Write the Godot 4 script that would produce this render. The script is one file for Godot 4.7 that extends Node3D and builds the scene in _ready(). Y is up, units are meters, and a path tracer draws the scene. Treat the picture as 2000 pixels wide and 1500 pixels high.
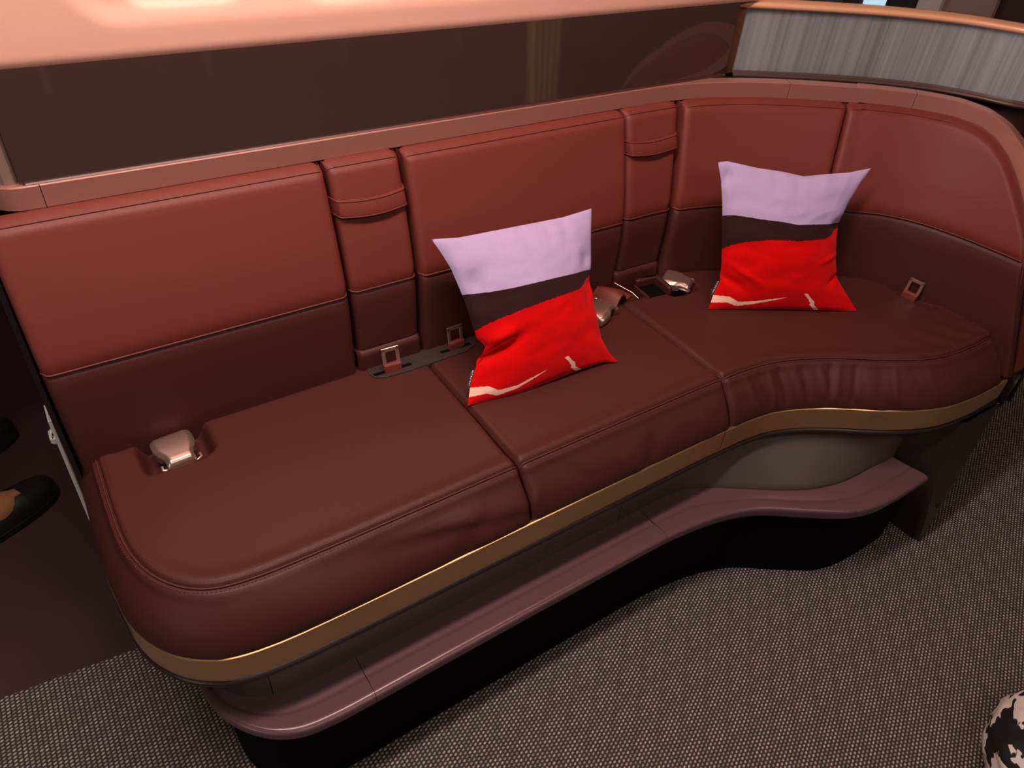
extends Node3D
# A curved three-seat leather sofa in an aircraft cabin.
var M := {}
var used := {}
var rng := RandomNumberGenerator.new()

# ---------------------------------------------------------------- helpers
class Mb:
	var v := PackedVector3Array()
	var n := PackedVector3Array()
	var t := PackedVector2Array()
	var c := PackedColorArray()
	var ix := PackedInt32Array()
	func tri_normals(from_v: int, from_i: int) -> void:
		n.resize(v.size())
		for i in range(from_i, ix.size(), 3):
			var a := v[ix[i]]; var b := v[ix[i + 1]]; var d := v[ix[i + 2]]
			var nn := (d - a).cross(b - a)
			n[ix[i]] += nn; n[ix[i + 1]] += nn; n[ix[i + 2]] += nn
		for i in range(from_v, v.size()):
			n[i] = n[i].normalized() if n[i].length() > 1e-14 else Vector3.UP
	# rows of points -> a smooth sheet
	func grid(rows: Array, uvs: Array = [], wrap := false) -> void:
		var h := rows.size(); var w: int = rows[0].size()
		var b := v.size(); var fi := ix.size()
		for j in h:
			for i in w:
				v.append(rows[j][i])
				t.append(uvs[j][i] if uvs.size() else Vector2(float(i) / (w - 1), float(j) / (h - 1)))
		for j in h - 1:
			for i in w - 1:
				var p := b + j * w + i
				ix.append_array([p, p + 1, p + w, p + 1, p + w + 1, p + w])
		tri_normals(b, fi)
		if wrap:
			for j in h:
				var s := (n[b + j * w] + n[b + j * w + w - 1]).normalized()
				n[b + j * w] = s; n[b + j * w + w - 1] = s
	func fan(pts: Array, flip := false) -> void:
		var b := v.size(); var fi := ix.size()
		for p in pts:
			v.append(p); t.append(Vector2(p.x, p.z))
		for i in range(1, pts.size() - 1):
			if flip: ix.append_array([b, b + i + 1, b + i])
			else: ix.append_array([b, b + i, b + i + 1])
		tri_normals(b, fi)
	# flat polygon in plan (x,z) triangulated at height y
	func plate(poly: PackedVector2Array, y: float, up := true) -> void:
		var id := Geometry2D.triangulate_polygon(poly)
		var b := v.size(); var fi := ix.size()
		for p in poly:
			v.append(Vector3(p.x, y, p.y)); t.append(p)
		for i in range(0, id.size(), 3):
			var k := [b + id[i], b + id[i + 1], b + id[i + 2]]
			var nn := (v[k[2]] - v[k[0]]).cross(v[k[1]] - v[k[0]])
			if (nn.y > 0) != up: k = [k[0], k[2], k[1]]
			ix.append_array(k)
		tri_normals(b, fi)
	# closed prism over a plan polygon
	func prism(poly: PackedVector2Array, y0: float, y1: float) -> void:
		plate(poly, y1, true); plate(poly, y0, false)
		for i in poly.size():
			var a := poly[i]; var d := poly[(i + 1) % poly.size()]
			grid([[Vector3(a.x, y0, a.y), Vector3(d.x, y0, d.y)], [Vector3(a.x, y1, a.y), Vector3(d.x, y1, d.y)]])
	# bevelled box in a local frame
	func box(tr: Transform3D, size: Vector3, bev := 0.002) -> void:
		var hs := size * .5
		bev = minf(bev, minf(hs.x, minf(hs.y, hs.z)) * .9)
		var sections := [[-hs.y, bev], [-hs.y + bev, 0.0], [hs.y - bev, 0.0], [hs.y, bev]]
		var rows := []
		for s in sections:
			var q: float = s[1]
			var row := []
			var X := hs.x - q; var Z := hs.z - q
			for p in [[-X + bev, -Z], [X - bev, -Z], [X, -Z + bev], [X, Z - bev], [X - bev, Z], [-X + bev, Z], [-X, Z - bev], [-X, -Z + bev], [-X + bev, -Z]]:
				row.append(tr * Vector3(p[0], s[0], p[1]))
			rows.append(row)
		for j in 3:
			for i in 8:
				grid([[rows[j][i], rows[j][i + 1]], [rows[j + 1][i], rows[j + 1][i + 1]]])
		fan(rows[3].slice(0, 8)); fan(rows[0].slice(0, 8), true)
	# round tube through points
	func tube(pts: Array, r: float, sides := 8, close_ends := true) -> void:
		var rows := []
		var up := Vector3(.13, .97, .21).normalized()
		for i in pts.size():
			var d: Vector3 = (pts[mini(i + 1, pts.size() - 1)] - pts[maxi(i - 1, 0)]).normalized()
			var s := d.cross(up).normalized(); var u := s.cross(d)
			var row := []
			for k in sides + 1:
				var a := TAU * k / sides
				row.append(pts[i] + (s * cos(a) + u * sin(a)) * r)
			rows.append(row)
		grid(rows, [], true)
		if close_ends:
			fan(rows[0].slice(0, sides)); fan(rows[-1].slice(0, sides), true)
	func mesh() -> ArrayMesh:
		var a := []; a.resize(Mesh.ARRAY_MAX)
		a[Mesh.ARRAY_VERTEX] = v; a[Mesh.ARRAY_NORMAL] = n; a[Mesh.ARRAY_TEX_UV] = t; a[Mesh.ARRAY_INDEX] = ix
		if c.size() == v.size(): a[Mesh.ARRAY_COLOR] = c
		var m := ArrayMesh.new()
		m.add_surface_from_arrays(Mesh.PRIMITIVE_TRIANGLES, a)
		return m

func numbered(called: String) -> String:
	if not used.has(called):
		used[called] = 0
		return called
	used[called] += 1
	return "%s_%03d" % [called, used[called]]

func obj(called: String, mb: Mb, m: Material, parent: Node3D = null, label := "") -> MeshInstance3D:
	var o := MeshInstance3D.new()
	o.mesh = mb.mesh(); o.material_override = m
	o.cast_shadow = GeometryInstance3D.SHADOW_CASTING_SETTING_ON
	if parent == null:
		o.name = numbered(called); add_child(o)
	else:
		o.name = called; parent.add_child(o, true)
	if label: o.set_meta("label", label)
	return o

func thing(called: String, label: String, category: String, group := "") -> Node3D:
	var o := Node3D.new(); o.name = numbered(called); add_child(o)
	tag(o, label, category, group)
	return o

func tag(o: Node3D, label: String, category: String, group := "") -> void:
	o.set_meta("label", label); o.set_meta("category", category)
	if group: o.set_meta("group", group)

func structure(called: String) -> Node3D:
	var o := Node3D.new(); o.name = called; add_child(o)
	o.set_meta("kind", "structure")
	return o

func mat(r: float, g: float, b: float, rough: float, metal := 0.0, spec := 0.5) -> StandardMaterial3D:
	var m := StandardMaterial3D.new()
	m.albedo_color = Color(r / 255.0, g / 255.0, b / 255.0)
	m.roughness = rough; m.metallic = metal; m.metallic_specular = spec
	m.cull_mode = BaseMaterial3D.CULL_DISABLED
	return m

func noise_normal(freq: float, strength: float, seed_: int, kind := FastNoiseLite.TYPE_SIMPLEX_SMOOTH) -> NoiseTexture2D:
	var f := FastNoiseLite.new(); f.noise_type = kind; f.frequency = freq; f.seed = seed_; f.fractal_octaves = 3
	var t := NoiseTexture2D.new(); t.width = 512; t.height = 512; t.seamless = true; t.as_normal_map = true; t.bump_strength = strength; t.noise = f
	return t

func crv(pts: Array, step: float) -> PackedVector2Array:      # smooth curve, evenly spaced
	var c := Curve2D.new()
	for i in pts.size():
		var p := Vector2(pts[i][0], pts[i][1])
		var a := Vector2(pts[maxi(i - 1, 0)][0], pts[maxi(i - 1, 0)][1])
		var b := Vector2(pts[mini(i + 1, pts.size() - 1)][0], pts[mini(i + 1, pts.size() - 1)][1])
		var d := (b - a)
		var l0 := p.distance_to(a); var l1 := p.distance_to(b)
		d = d.normalized() if d.length() > 0 else Vector2.RIGHT
		c.add_point(p, -d * l0 / 3.0, d * l1 / 3.0)
	c.bake_interval = .002
	var L := c.get_baked_length(); var n := maxi(2, int(ceil(L / step)))
	var out := PackedVector2Array()
	for i in n + 1: out.append(c.sample_baked(L * i / n, true))
	return out

func nrm(c: PackedVector2Array, i: int) -> Vector2:           # left of travel turned outward: (-tz, tx)
	var d := (c[mini(i + 1, c.size() - 1)] - c[maxi(i - 1, 0)]).normalized()
	return Vector2(-d.y, d.x)

func lut(x: float, t: Array) -> float:                        # piecewise linear table
	if x <= t[0][0]: return t[0][1]
	for i in range(1, t.size()):
		if x <= t[i][0]:
			return lerpf(t[i - 1][1], t[i][1], (x - t[i - 1][0]) / (t[i][0] - t[i - 1][0]))
	return t[-1][1]

func at_frac(c: PackedVector2Array, f: float) -> Vector2:
	var x := clampf(f, 0, 1) * (c.size() - 1); var i := mini(int(x), c.size() - 2)
	return c[i].lerp(c[i + 1], x - i)

func v3(p: Vector2, y: float) -> Vector3: return Vector3(p.x, y, p.y)

func area_light(at: Vector3, look: Vector3, size: Vector2, energy: float, col: Color, parent: Node3D) -> void:
	var l := AreaLight3D.new()
	l.area_size = size; l.light_energy = energy; l.light_color = col; l.shadow_enabled = true
	l.area_range = 12.0
	parent.add_child(l)
	l.look_at_from_position(at, look, Vector3.RIGHT if absf((look - at).normalized().y) > .9 else Vector3.UP)

# ---------------------------------------------------------------- scene
func _ready() -> void:
	rng.seed = 7
	var cam := Camera3D.new(); cam.name = "camera"
	cam.fov = 55.6815; cam.near = .02; cam.far = 40.0
	cam.transform = Transform3D(Basis(Vector3(.83063, .06327, .55322), Vector3(.30667, .77729, -.54934), Vector3(-.46477, .62596, .62624)).orthonormalized(), Vector3(0, 1.32, 0))
	add_child(cam); cam.current = true
	var env := Environment.new()
	env.background_mode = Environment.BG_COLOR; env.background_color = Color(.02, .018, .02)
	env.ambient_light_source = Environment.AMBIENT_SOURCE_DISABLED
	env.tonemap_mode = Environment.TONE_MAPPER_LINEAR; env.tonemap_exposure = 1.0
	env.sdfgi_enabled = true; env.ssao_enabled = true; env.ssil_enabled = true
	var we := WorldEnvironment.new(); we.environment = env; we.name = "world"; add_child(we)
	lights()
	materials()
	room()
	sofa()
	belts()
	pillows()
	partition()
	beyond()
	person()
	bag()

func lamp(called: String, label: String, at: Vector3, look: Vector3, size: Vector2, energy: float, col: Color, glow: float) -> void:
	var t := thing(called, label, "lamp")
	var dir := (look - at).normalized()
	var up := Vector3.FORWARD if absf(dir.y) > .9 else Vector3.UP
	var bas := Basis.looking_at(dir, up)
	var mb := Mb.new(); mb.box(Transform3D(bas * Basis(Vector3.RIGHT, PI / 2), at - dir * .025), Vector3(size.x + .03, .03, size.y + .03), .004)
	obj("housing", mb, mat(205, 200, 196, .5), t)
	var g := mat(255, 240, 230, .6); g.emission_enabled = true; g.emission = col; g.emission_energy_multiplier = glow
	var m2 := Mb.new(); m2.box(Transform3D(bas * Basis(Vector3.RIGHT, PI / 2), at - dir * .006), Vector3(size.x, .008, size.y), .002)
	obj("diffuser", m2, g, t)
	var l := AreaLight3D.new()
	l.area_size = size; l.light_energy = energy; l.light_color = col; l.shadow_enabled = true; l.area_range = 12.0
	t.add_child(l); l.name = "glow"
	l.transform = Transform3D(bas, at + dir * .004)

func lights() -> void:
	# two rows of ceiling panels over the aisle and the wash lamp above the window wall
	lamp("ceiling_lamp", "long warm ceiling lamp over the aisle in front of the sofa", Vector3(.16, 2.16, -.56), Vector3(.16, 0, -.56), Vector2(1.4, .14), 3.2, Color(1, .93, .89), 3.0)
	lamp("ceiling_lamp", "long warm ceiling lamp on the far side of the aisle", Vector3(.45, 2.16, .80), Vector3(.45, 0, .80), Vector2(2.6, .22), .75, Color(1, .94, .91), 3.0)
	lamp("wall_wash_lamp", "slim pink wash lamp above the window wall", Vector3(.62, 2.08, -.52), Vector3(.62, 1.05, -1.12), Vector2(1.5, .06), .68, Color(1, .74, .66), 3.0)
	lamp("daylight_window", "bright daylight window in the left wall of the cabin", Vector3(-2.56, 1.35, .35), Vector3(0, 1.25, .1), Vector2(1.3, .7), .40, Color(.93, .97, 1.0), 1.0)

func materials() -> void:
	var grain := noise_normal(.09, 1.2, 3)
	for k in [["leather", 114, 51, 43, .5], ["leather_dark", 74, 35, 30, .5], ["leather_side", 92, 40, 34, .45]]:
		var m := mat(k[1], k[2], k[3], k[4])
		m.metallic_specular = .38
		m.normal_enabled = true; m.normal_texture = grain; m.normal_scale = .12
		m.uv1_triplanar = true; m.uv1_scale = Vector3(9, 9, 9)
		M[k[0]] = m
	M.piping = mat(106, 46, 39, .55)
	M.piping_dark = mat(84, 38, 33, .55)
	M.stitch = mat(112, 52, 44, .7)
	M.shell = mat(42, 24, 26, .55)
	M.bronze = mat(172, 118, 106, .38, .35)
	M.brass = mat(208, 168, 120, .22, .82)
	M.lip = mat(52, 40, 38, .3, .3)
	M.pedestal = mat(96, 85, 81, .36, .35)
	M.step = mat(100, 72, 76, .24, .1)
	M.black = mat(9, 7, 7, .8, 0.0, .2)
	M.leg = mat(50, 42, 40, .32, .4)
	M.gloss = mat(68, 50, 44, .04, 0.0, .9)
	M.gloss.clearcoat_enabled = true; M.gloss.clearcoat = 1.0; M.gloss.clearcoat_roughness = .04
	M.pink = mat(232, 178, 158, .45)
	M.white = mat(225, 220, 214, .5)
	M.dark = mat(36, 28, 30, .7)
	M.burgundy = mat(58, 26, 30, .5)
	M.chrome = mat(214, 180, 166, .24, .85)
	M.plate = mat(58, 46, 42, .5)
	M.copper = mat(228, 172, 134, .35, .1)
	M.ceiling = mat(205, 192, 186, .7)

# ---------------------------------------------------------------- the cabin
func carpet_material() -> StandardMaterial3D:
	var n := 256
	var img := Image.create(n, n, true, Image.FORMAT_RGB8)
	var hgt := Image.create(n, n, true, Image.FORMAT_RGB8)
	var r := RandomNumberGenerator.new(); r.seed = 11
	var tone := []
	for i in 64: tone.append(r.randf())
	for y in n:
		for x in n:
			var cx := int(x / 32); var fx := (x % 32) / 32.0
			var yy := (y + (16 if cx % 2 == 1 else 0)) % n
			var cy := int(yy / 32); var fy := (yy % 32) / 32.0
			var dx := (fx - .5) / .42; var dy := (fy - .5) / .36
			var slant := dx + dy * .35
			var k := clampf(1.0 - (slant * slant + dy * dy), 0, 1)
			k = sqrt(k)
			var tn: float = tone[cy * 8 + cx]
			var hi := Color(.55 + .25 * tn, .50 + .24 * tn, .48 + .23 * tn)
			var lo := Color(.19, .155, .15)
			img.set_pixel(x, y, lo.lerp(hi, k))
			hgt.set_pixel(x, y, Color(k, k, k))
	img.generate_mipmaps()
	hgt.bump_map_to_normal_map(5.0); hgt.generate_mipmaps()
	var m := mat(255, 255, 255, .85)
	m.albedo_texture = ImageTexture.create_from_image(img)
	m.normal_enabled = true; m.normal_texture = ImageTexture.create_from_image(hgt); m.normal_scale = 1.0
	return m

func slab(mb: Mb, x0: float, x1: float, y0: float, y1: float, z0: float, z1: float, bev := 0.002) -> void:
	mb.box(Transform3D(Basis(), Vector3((x0 + x1) / 2, (y0 + y1) / 2, (z0 + z1) / 2)), Vector3(x1 - x0, y1 - y0, z1 - z0), bev)

func room() -> void:
	var fl := structure("floor")
	var mb := Mb.new(); slab(mb, -2.6, 3.4, -.12, -.004, -3.0, 2.2, .001)
	var fm := mat(58, 30, 34, .8)
	fm.normal_enabled = true; fm.normal_texture = noise_normal(.2, 3.0, 21); fm.uv1_triplanar = true; fm.uv1_scale = Vector3(6, 6, 6); fm.normal_scale = .6
	obj("burgundy_floor", mb, fm, fl, "plain dark burgundy flooring")
	var cm := carpet_material()
	for pnl in [[-2.6, 1.5125, -1.0, 2.2], [1.5135, 3.4, -3.0, 2.2]]:
		var c := Mb.new()
		var rows := []; var uvs := []
		var w: float = pnl[1] - pnl[0]; var d: float = pnl[3] - pnl[2]
		var nx := int(w / .04); var nzz := int(d / .04)
		for j in nzz + 1:
			var row := []; var ur := []
			for i in nx + 1:
				var p := Vector3(pnl[0] + w * i / nx, 0, pnl[2] + d * j / nzz)
				if pnl[0] < 0 and j == 0: p.z += -.02 + .095 * (p.x + .333)
				row.append(p); ur.append(Vector2(p.x / .062, p.z / .056))
			rows.append(row); uvs.append(ur)
		c.grid(rows, uvs)
		for e in [[rows[0], Vector3(0, -.006, 0)], [rows[-1], Vector3(0, -.006, 0)]]:
			var low := []
			for p in e[0]: low.append(p + e[1])
			c.grid([e[0], low])
		obj("carpet_panel", c, cm, fl, "grey-brown woven loop carpet")
	var ce := structure("ceiling")
	mb = Mb.new(); slab(mb, -2.6, 3.4, 2.2, 2.32, -3.0, 2.2)
	obj("panel", mb, M.ceiling, ce)
	for a in [["wall_left", -2.72, -2.6, -3.0, 2.2], ["wall_right", 3.4, 3.52, -3.0, 2.2], ["wall_far", -2.6, 3.4, -3.12, -3.0]]:
		var w := structure(a[0]); mb = Mb.new()
		slab(mb, a[1], a[2], 0, 2.2, a[3], a[4]); obj("panel", mb, mat(112, 98, 95, .55), w)
	# far side of the aisle: panelled cabinet front that the gloss panel mirrors
	var wf := structure("wall_front"); mb = Mb.new()
	slab(mb, -2.6, 3.4, 0, 2.2, 2.2, 2.32); obj("panel", mb, mat(112, 96, 90, .5), wf)
	for k in 7:
		mb = Mb.new(); slab(mb, -2.2 + k * .8, -2.16 + k * .8, 0, 2.2, 2.17, 2.2)
		obj("batten", mb, mat(150, 120, 108, .4), wf)
	# window wall behind the sofa
	var wb := structure("wall_back")
	mb = Mb.new(); slab(mb, -.03, 1.40, .0, 2.2, -1.40, -1.19)
	obj("core", mb, M.dark, wb)
	mb = Mb.new(); slab(mb, -.014, 1.352, .862, 1.022, -1.18, -1.1275, .001)
	obj("gloss_panel", mb, M.gloss, wb, "dark brown high-gloss wall panel")
	mb = Mb.new(); slab(mb, -.034, -.0145, .84, 1.02, -1.40, -1.132, .004)
	obj("end_post", mb, mat(132, 112, 98, .4), wb, "pale grey-brown post closing the end of the gloss panel")
	mb = Mb.new(); slab(mb, -.01, 1.353, .866, .8755, -1.15, -1.1215, .002)
	obj("lower_bead", mb, mat(74, 38, 34, .4), wb, "thin brown bead under the gloss panel")
	window_wall(wb)
	curtain()
	# white post end low down behind the sofa
	mb = Mb.new()
	mb.box(Transform3D(Basis(Vector3.FORWARD, .02), Vector3(-.0972, .345, -1.17)), Vector3(.007, .25, .05), .002)
	mb.box(Transform3D(Basis(), Vector3(-.1005, .425, -1.16)), Vector3(.012, .018, .03), .004)
	obj("white_edge_strip", mb, M.white, wb, "thin white upright strip at the wall end behind the sofa")

func curtain() -> void:
	var t := thing("curtain", "pale straw-coloured curtain gathered on the far side of the aisle", "curtain")
	var mb := Mb.new(); var rows := []
	for j in 25:
		var v := j / 24.0
		var row := []
		for i in 61:
			var u := i / 60.0
			var w := .16 + .05 * sin(v * 5.0) + .05 * v
			row.append(Vector3(2.08 + (u - .5) * w + .02 * sin(v * 7), .02 + 2.1 * (1 - v), .50 + .022 * sin(u * TAU * 5.0) * (.6 + .4 * v)))
		rows.append(row)
	mb.grid(rows)
	obj("cloth", mb, mat(238, 228, 178, .8), t)
	var rl := Mb.new(); rl.tube([Vector3(1.9, 2.14, .50), Vector3(2.4, 2.14, .50)], .008, 8)
	obj("rail", rl, M.chrome, t)

func window_wall(wb: Node3D) -> void:
	# pink moulded lining with one long rounded recess and two window openings
	var xs := []; var ys := []
	var x := -.034
	while x < 1.405:
		xs.append(x); x += .006
	var y := 1.0185
	while y < 2.21:
		ys.append(y); y += .005 if y < 1.2 else .012
	var mb := Mb.new(); var rows := []
	for yy in ys:
		var row := []
		for xx in xs: row.append(Vector3(xx, yy, lining_z(xx, yy)))
		rows.append(row)
	mb.grid(rows)
	var edge := []
	for xx in xs: edge.append(Vector3(xx, 1.0185, -1.19))
	var e0 := []
	for xx in xs: e0.append(Vector3(xx, 1.0185, lining_z(xx, 1.0185)))
	mb.grid([edge, e0])
	mb.grid([[Vector3(-.034, 1.0185, -1.40), Vector3(-.034, 1.0185, lining_z(-.034, 1.1))], [Vector3(-.034, 2.2, -1.40), Vector3(-.034, 2.2, -1.125)]])
	obj("lining", mb, M.pink, wb, "pale pink moulded window lining")
	for k in 2:
		var cx: float = [.247, .485][k]; var y0: float = [1.082, 1.0745][k]
		var p := Mb.new(); p.box(Transform3D(Basis(), Vector3(cx, y0 + .15, -1.1465)), Vector3(.2, .32, .004), .001)
		var wn := structure("window_%d" % (k + 1))
		var pm := mat(196, 198, 208, .25) if k == 0 else mat(240, 214, 204, .5)
		obj("shade_panel", p, pm, wn, ["smooth grey-white window pane with its shade down", "matt pink-white window shade"][k])

func sd_box(px: float, py: float, cx: float, cy: float, hx: float, hy: float, r: float) -> float:
	var qx := absf(px - cx) - hx + r; var qy := absf(py - cy) - hy + r
	return Vector2(maxf(qx, 0), maxf(qy, 0)).length() + minf(maxf(qx, qy), 0) - r

func lining_z(x: float, y: float) -> float:
	var z := -1.124
	if y < 1.026: z -= (1.026 - y) * .5
	var s := sd_box(x, y, .60, 1.325, .505, .265, .07)
	z -= .009 * smoothstep(.006, -.030, s)
	for k in 2:
		var w := sd_box(x, y, [.247, .485][k], 1.25, .092, [.168, .1755][k], .05)
		z -= .022 * smoothstep(.008, -.024, w)
	return z

# ---------------------------------------------------------------- the sofa
const SEAM := [[-.046, -1.03], [-.047, -.95], [-.047, -.87], [-.044, -.81], [-.034, -.763], [-.017, -.726], [.009, -.695], [.042, -.676], [.09, -.667], [.158, -.664], [.3, -.663], [.517, -.663], [.72, -.662], [.9, -.661], [.988, -.659], [1.054, -.656], [1.124, -.645], [1.2, -.617], [1.267, -.581], [1.329, -.541], [1.396, -.504], [1.459, -.482], [1.543, -.472], [1.62, -.471]]
const STEPF := [[-.02, -.86], [-.0195, -.74], [-.016, -.69], [-.005, -.651], [.014, -.619], [.034, -.596], [.057, -.578], [.09, -.564], [.137, -.558], [.192, -.557], [.315, -.557], [.6, -.556], [.81, -.554], [.855, -.551], [.899, -.546], [.943, -.539], [.992, -.526], [1.043, -.504], [1.115, -.455], [1.178, -.414], [1.216, -.397], [1.264, -.386], [1.34, -.381], [1.428, -.38]]
const STEPB := [[.0, -.86], [.001, -.74], [.004, -.70], [.013, -.68], [.028, -.663], [.043, -.652], [.062, -.643], [.085, -.637], [.108, -.634], [.192, -.633], [.4, -.633], [.7, -.634], [.885, -.634], [.932, -.628], [.984, -.604], [1.048, -.562], [1.128, -.511], [1.183, -.485], [1.252, -.468], [1.343, -.463], [1.418, -.459]]
const BACK := [[-.10, -1.0], [.2, -1.0], [.6, -1.0], [1.0, -1.0], [1.14, -.996], [1.255, -.967], [1.39, -.897], [1.515, -.807], [1.568, -.764], [1.604, -.708], [1.625, -.64], [1.636, -.56], [1.64, -.48], [1.642, -.395]]
const POCKETS := [[.062, -.968, .052, .042, .03], [1.148, -.952, .042, .034, .022], [1.05, -1.0, .055, .045, .02], [.945, -.99, .03, .02, .012], [1.615, -.655, .02, .06, .008]]

var seam: PackedVector2Array
var back: PackedVector2Array

func band_off(p: Vector2) -> float:
	if p.x < .1 and p.y < -.68: return lerpf(.038, .055, clampf((p.y + .8) / .12, 0, 1))
	return lut(p.x, [[.1, .056], [1.1, .056], [1.35, .062], [1.6, .066]])

func seat_y(x: float, z: float, e: float) -> float:
	# e is the distance in from the front seam
	var y := .480 + .0035 * exp(-pow((e - .014) / .010, 2)) - .0045 * exp(-pow(e / .0028, 2))
	y += .004 * smoothstep(.0, .14, e)
	for p in POCKETS:
		y -= p[4] * smoothstep(.006, -.010, sd_box(x, z, p[0], p[1], p[2], p[3], .02))
	return y

func crease(a: float, w: float, list: Array) -> float:
	# folds: [position, slant, width, depth, from, to]
	var s := 0.0
	for f in list:
		var k: float = (a - f[0] - f[1] * w) / f[2]
		s += f[3] * exp(-k * k) * smoothstep(f[4] - .12, f[4] + .12, w) * (1.0 - smoothstep(f[5] - .12, f[5] + .12, w))
	return s

func seat_cushion(parent: Node3D, x0: float, x1: float, spine: PackedVector2Array, folds: Array, idx: int) -> void:
	# front seam points of this cushion
	var o := PackedVector2Array()
	for i in seam.size():
		var p := seam[i]
		var inside := p.x <= x1 + .0005 and (p.x >= x0 - .0005 or (idx == 0))
		if inside: o.append(p)
	var n := o.size()
	var rs := [0.0, .0025, .005, .008, .012, .017, .023, .03, .04]
	for k in 46: rs.append(.05 + .95 * pow((k + 1) / 46.0, 1.0))
	var rows := []
	var lens := 0.0
	var acc := [0.0]
	for i in range(1, n):
		lens += o[i].distance_to(o[i - 1]); acc.append(lens)
	var endround := func(i: int) -> float:
		var e0: float = acc[i]; var e1: float = lens - acc[i]
		var d := 0.0
		if idx > 0 and e0 < .012: d = maxf(d, 1 - sqrt(maxf(0, 1 - pow(1 - e0 / .012, 2))))
		if idx < 2 and e1 < .012: d = maxf(d, 1 - sqrt(maxf(0, 1 - pow(1 - e1 / .012, 2))))
		return d
	for k in range(rs.size() - 1, -1, -1):
		var r: float = rs[k]
		var row := []
		for i in n:
			var sp := at_frac(spine, float(i) / (n - 1))
			var p := o[i].lerp(sp, r)
			var e := o[i].distance_to(p)
			var y: float = seat_y(p.x, p.y, e) - .010 * endround.call(i)
			if idx == 2:      # gathers running in from the right front edge
				var q := p.x - 1.42 - (p.y + .5) * .55
				y -= .0028 * (sin(q * 105.0) * .5 + .5) * smoothstep(1.36, 1.5, p.x) * exp(-pow((e - .05) / .045, 2))
			row.append(v3(p, y))
		rows.append(row)
	# front face below the seam
	var fw := [.03, .06, .1, .15, .2, .27, .34, .42, .5, .58, .66, .74, .82, .9, .96, 1.0]
	for w in fw:
		var row := []
		for i in n:
			var nn := nrm(o, i)
			var D := band_off(o[i])
			var d: float = D * (1.0 - pow(1.0 - w, 1.5))
			d += .004 * exp(-pow((w - .07) / .06, 2)) + .006 * sin(w * PI)
			d += crease(acc[i], w, folds)
			var y: float = .4795 - .0925 * w
			if w > .9: d = minf(d, D - .001)
			if w == 1.0: d -= .005
			var er: float = endround.call(i)
			d -= .008 * er
			row.append(v3(o[i] + nn * d, y - .006 * er * (1 - w)))
		rows.append(row)
	var tuck := []
	for i in n:
		tuck.append(v3(o[i] + nrm(o, i) * (band_off(o[i]) - .02), .378))
	rows.append(tuck)
	var mb := Mb.new()
	mb.grid(rows)
	# closed sides between neighbouring cushions
	for c in [0, n - 1]:
		var col := []; var low := []
		for j in rows.size():
			col.append(rows[j][c])
			low.append(Vector3(rows[j][c].x, .36, rows[j][c].z))
		mb.grid([col, low])
	var s := obj("seat_cushion", mb, M.leather_dark, parent)
	# welt cord and stitches along the seam
	var pts := []
	for i in n: pts.append(v3(o[i] + nrm(o, i) * .0022, .4788 - .010 * endround.call(i)))
	var wb := Mb.new(); wb.tube(pts, .0013, 6)
	obj("welt", wb, M.piping_dark, s)
	var sb := Mb.new()
	var step := .0055
	for side in [-.0065, .0065]:
		var a := .012
		while a < lens - .012:
			var i := 0
			while i < n - 2 and acc[i + 1] < a: i += 1
			var p := o[i].lerp(o[i + 1], (a - acc[i]) / maxf(1e-5, acc[i + 1] - acc[i]))
			var dir := (o[i + 1] - o[i]).normalized()
			var nn := Vector2(-dir.y, dir.x)
			var q: Vector2 = p + nn * side
			var y: float = seat_y(q.x, q.y, .0065) + .0003 if side < 0 else .4778
			if side > 0: q = p + nn * .0075
			sb.box(Transform3D(Basis(Vector3(dir.x, 0, dir.y), Vector3.UP, Vector3(-dir.y, 0, dir.x)), v3(q, y)), Vector3(.0034, .0008, .0009), .0003)
			a += step
	var st := obj("stitching", sb, M.stitch, s, "fine red thread")
	st.set_meta("kind", "stuff")

func top_y(p: Vector2) -> float:      # height of the backrest's upper edge along its plan curve
	if p.x < 1.5: return .841
	return lut(p.y, [[-.76, .843], [-.72, .842], [-.69, .836], [-.66, .822], [-.63, .800], [-.603, .774], [-.575, .745], [-.548, .715], [-.516, .679], [-.49, .635], [-.442, .515], [-.401, .401]])

func lean(y: float, p: Vector2) -> float:
	var k := lut(p.x, [[1.1, 1.0], [1.3, 1.2], [1.5, 1.3], [1.6, 1.15], [1.64, 1.0]])
	return k * lut(y, [[.3, 0.0], [.5, .001], [.6, .008], [.66, .019], [.72, .038], [.80, .068], [.84, .084]])

func back_point(s: float, y: float, off: float) -> Vector3:
	var f := s / .004
	var i := clampi(int(f), 0, back.size() - 2)
	var p := back[i].lerp(back[i + 1], f - i)
	var nn := -nrm(back, i).lerp(-nrm(back, i + 1), f - i) * -1.0
	nn = -(nrm(back, i).lerp(nrm(back, i + 1), f - i)).normalized()
	return v3(p + nn * (lean(y, p) + off), y)

func s_at_x(x: float) -> float:      # arc length where the back curve reaches x (along the straight and the corner)
	for i in back.size() - 1:
		if back[i + 1].x >= x: return .004 * (i + (x - back[i].x) / maxf(1e-6, back[i + 1].x - back[i].x))
	return .004 * (back.size() - 1)

func back_at(s: float) -> Vector2:
	var f := s / .004; var i := clampi(int(f), 0, back.size() - 2)
	return back[i].lerp(back[i + 1], f - i)

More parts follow.
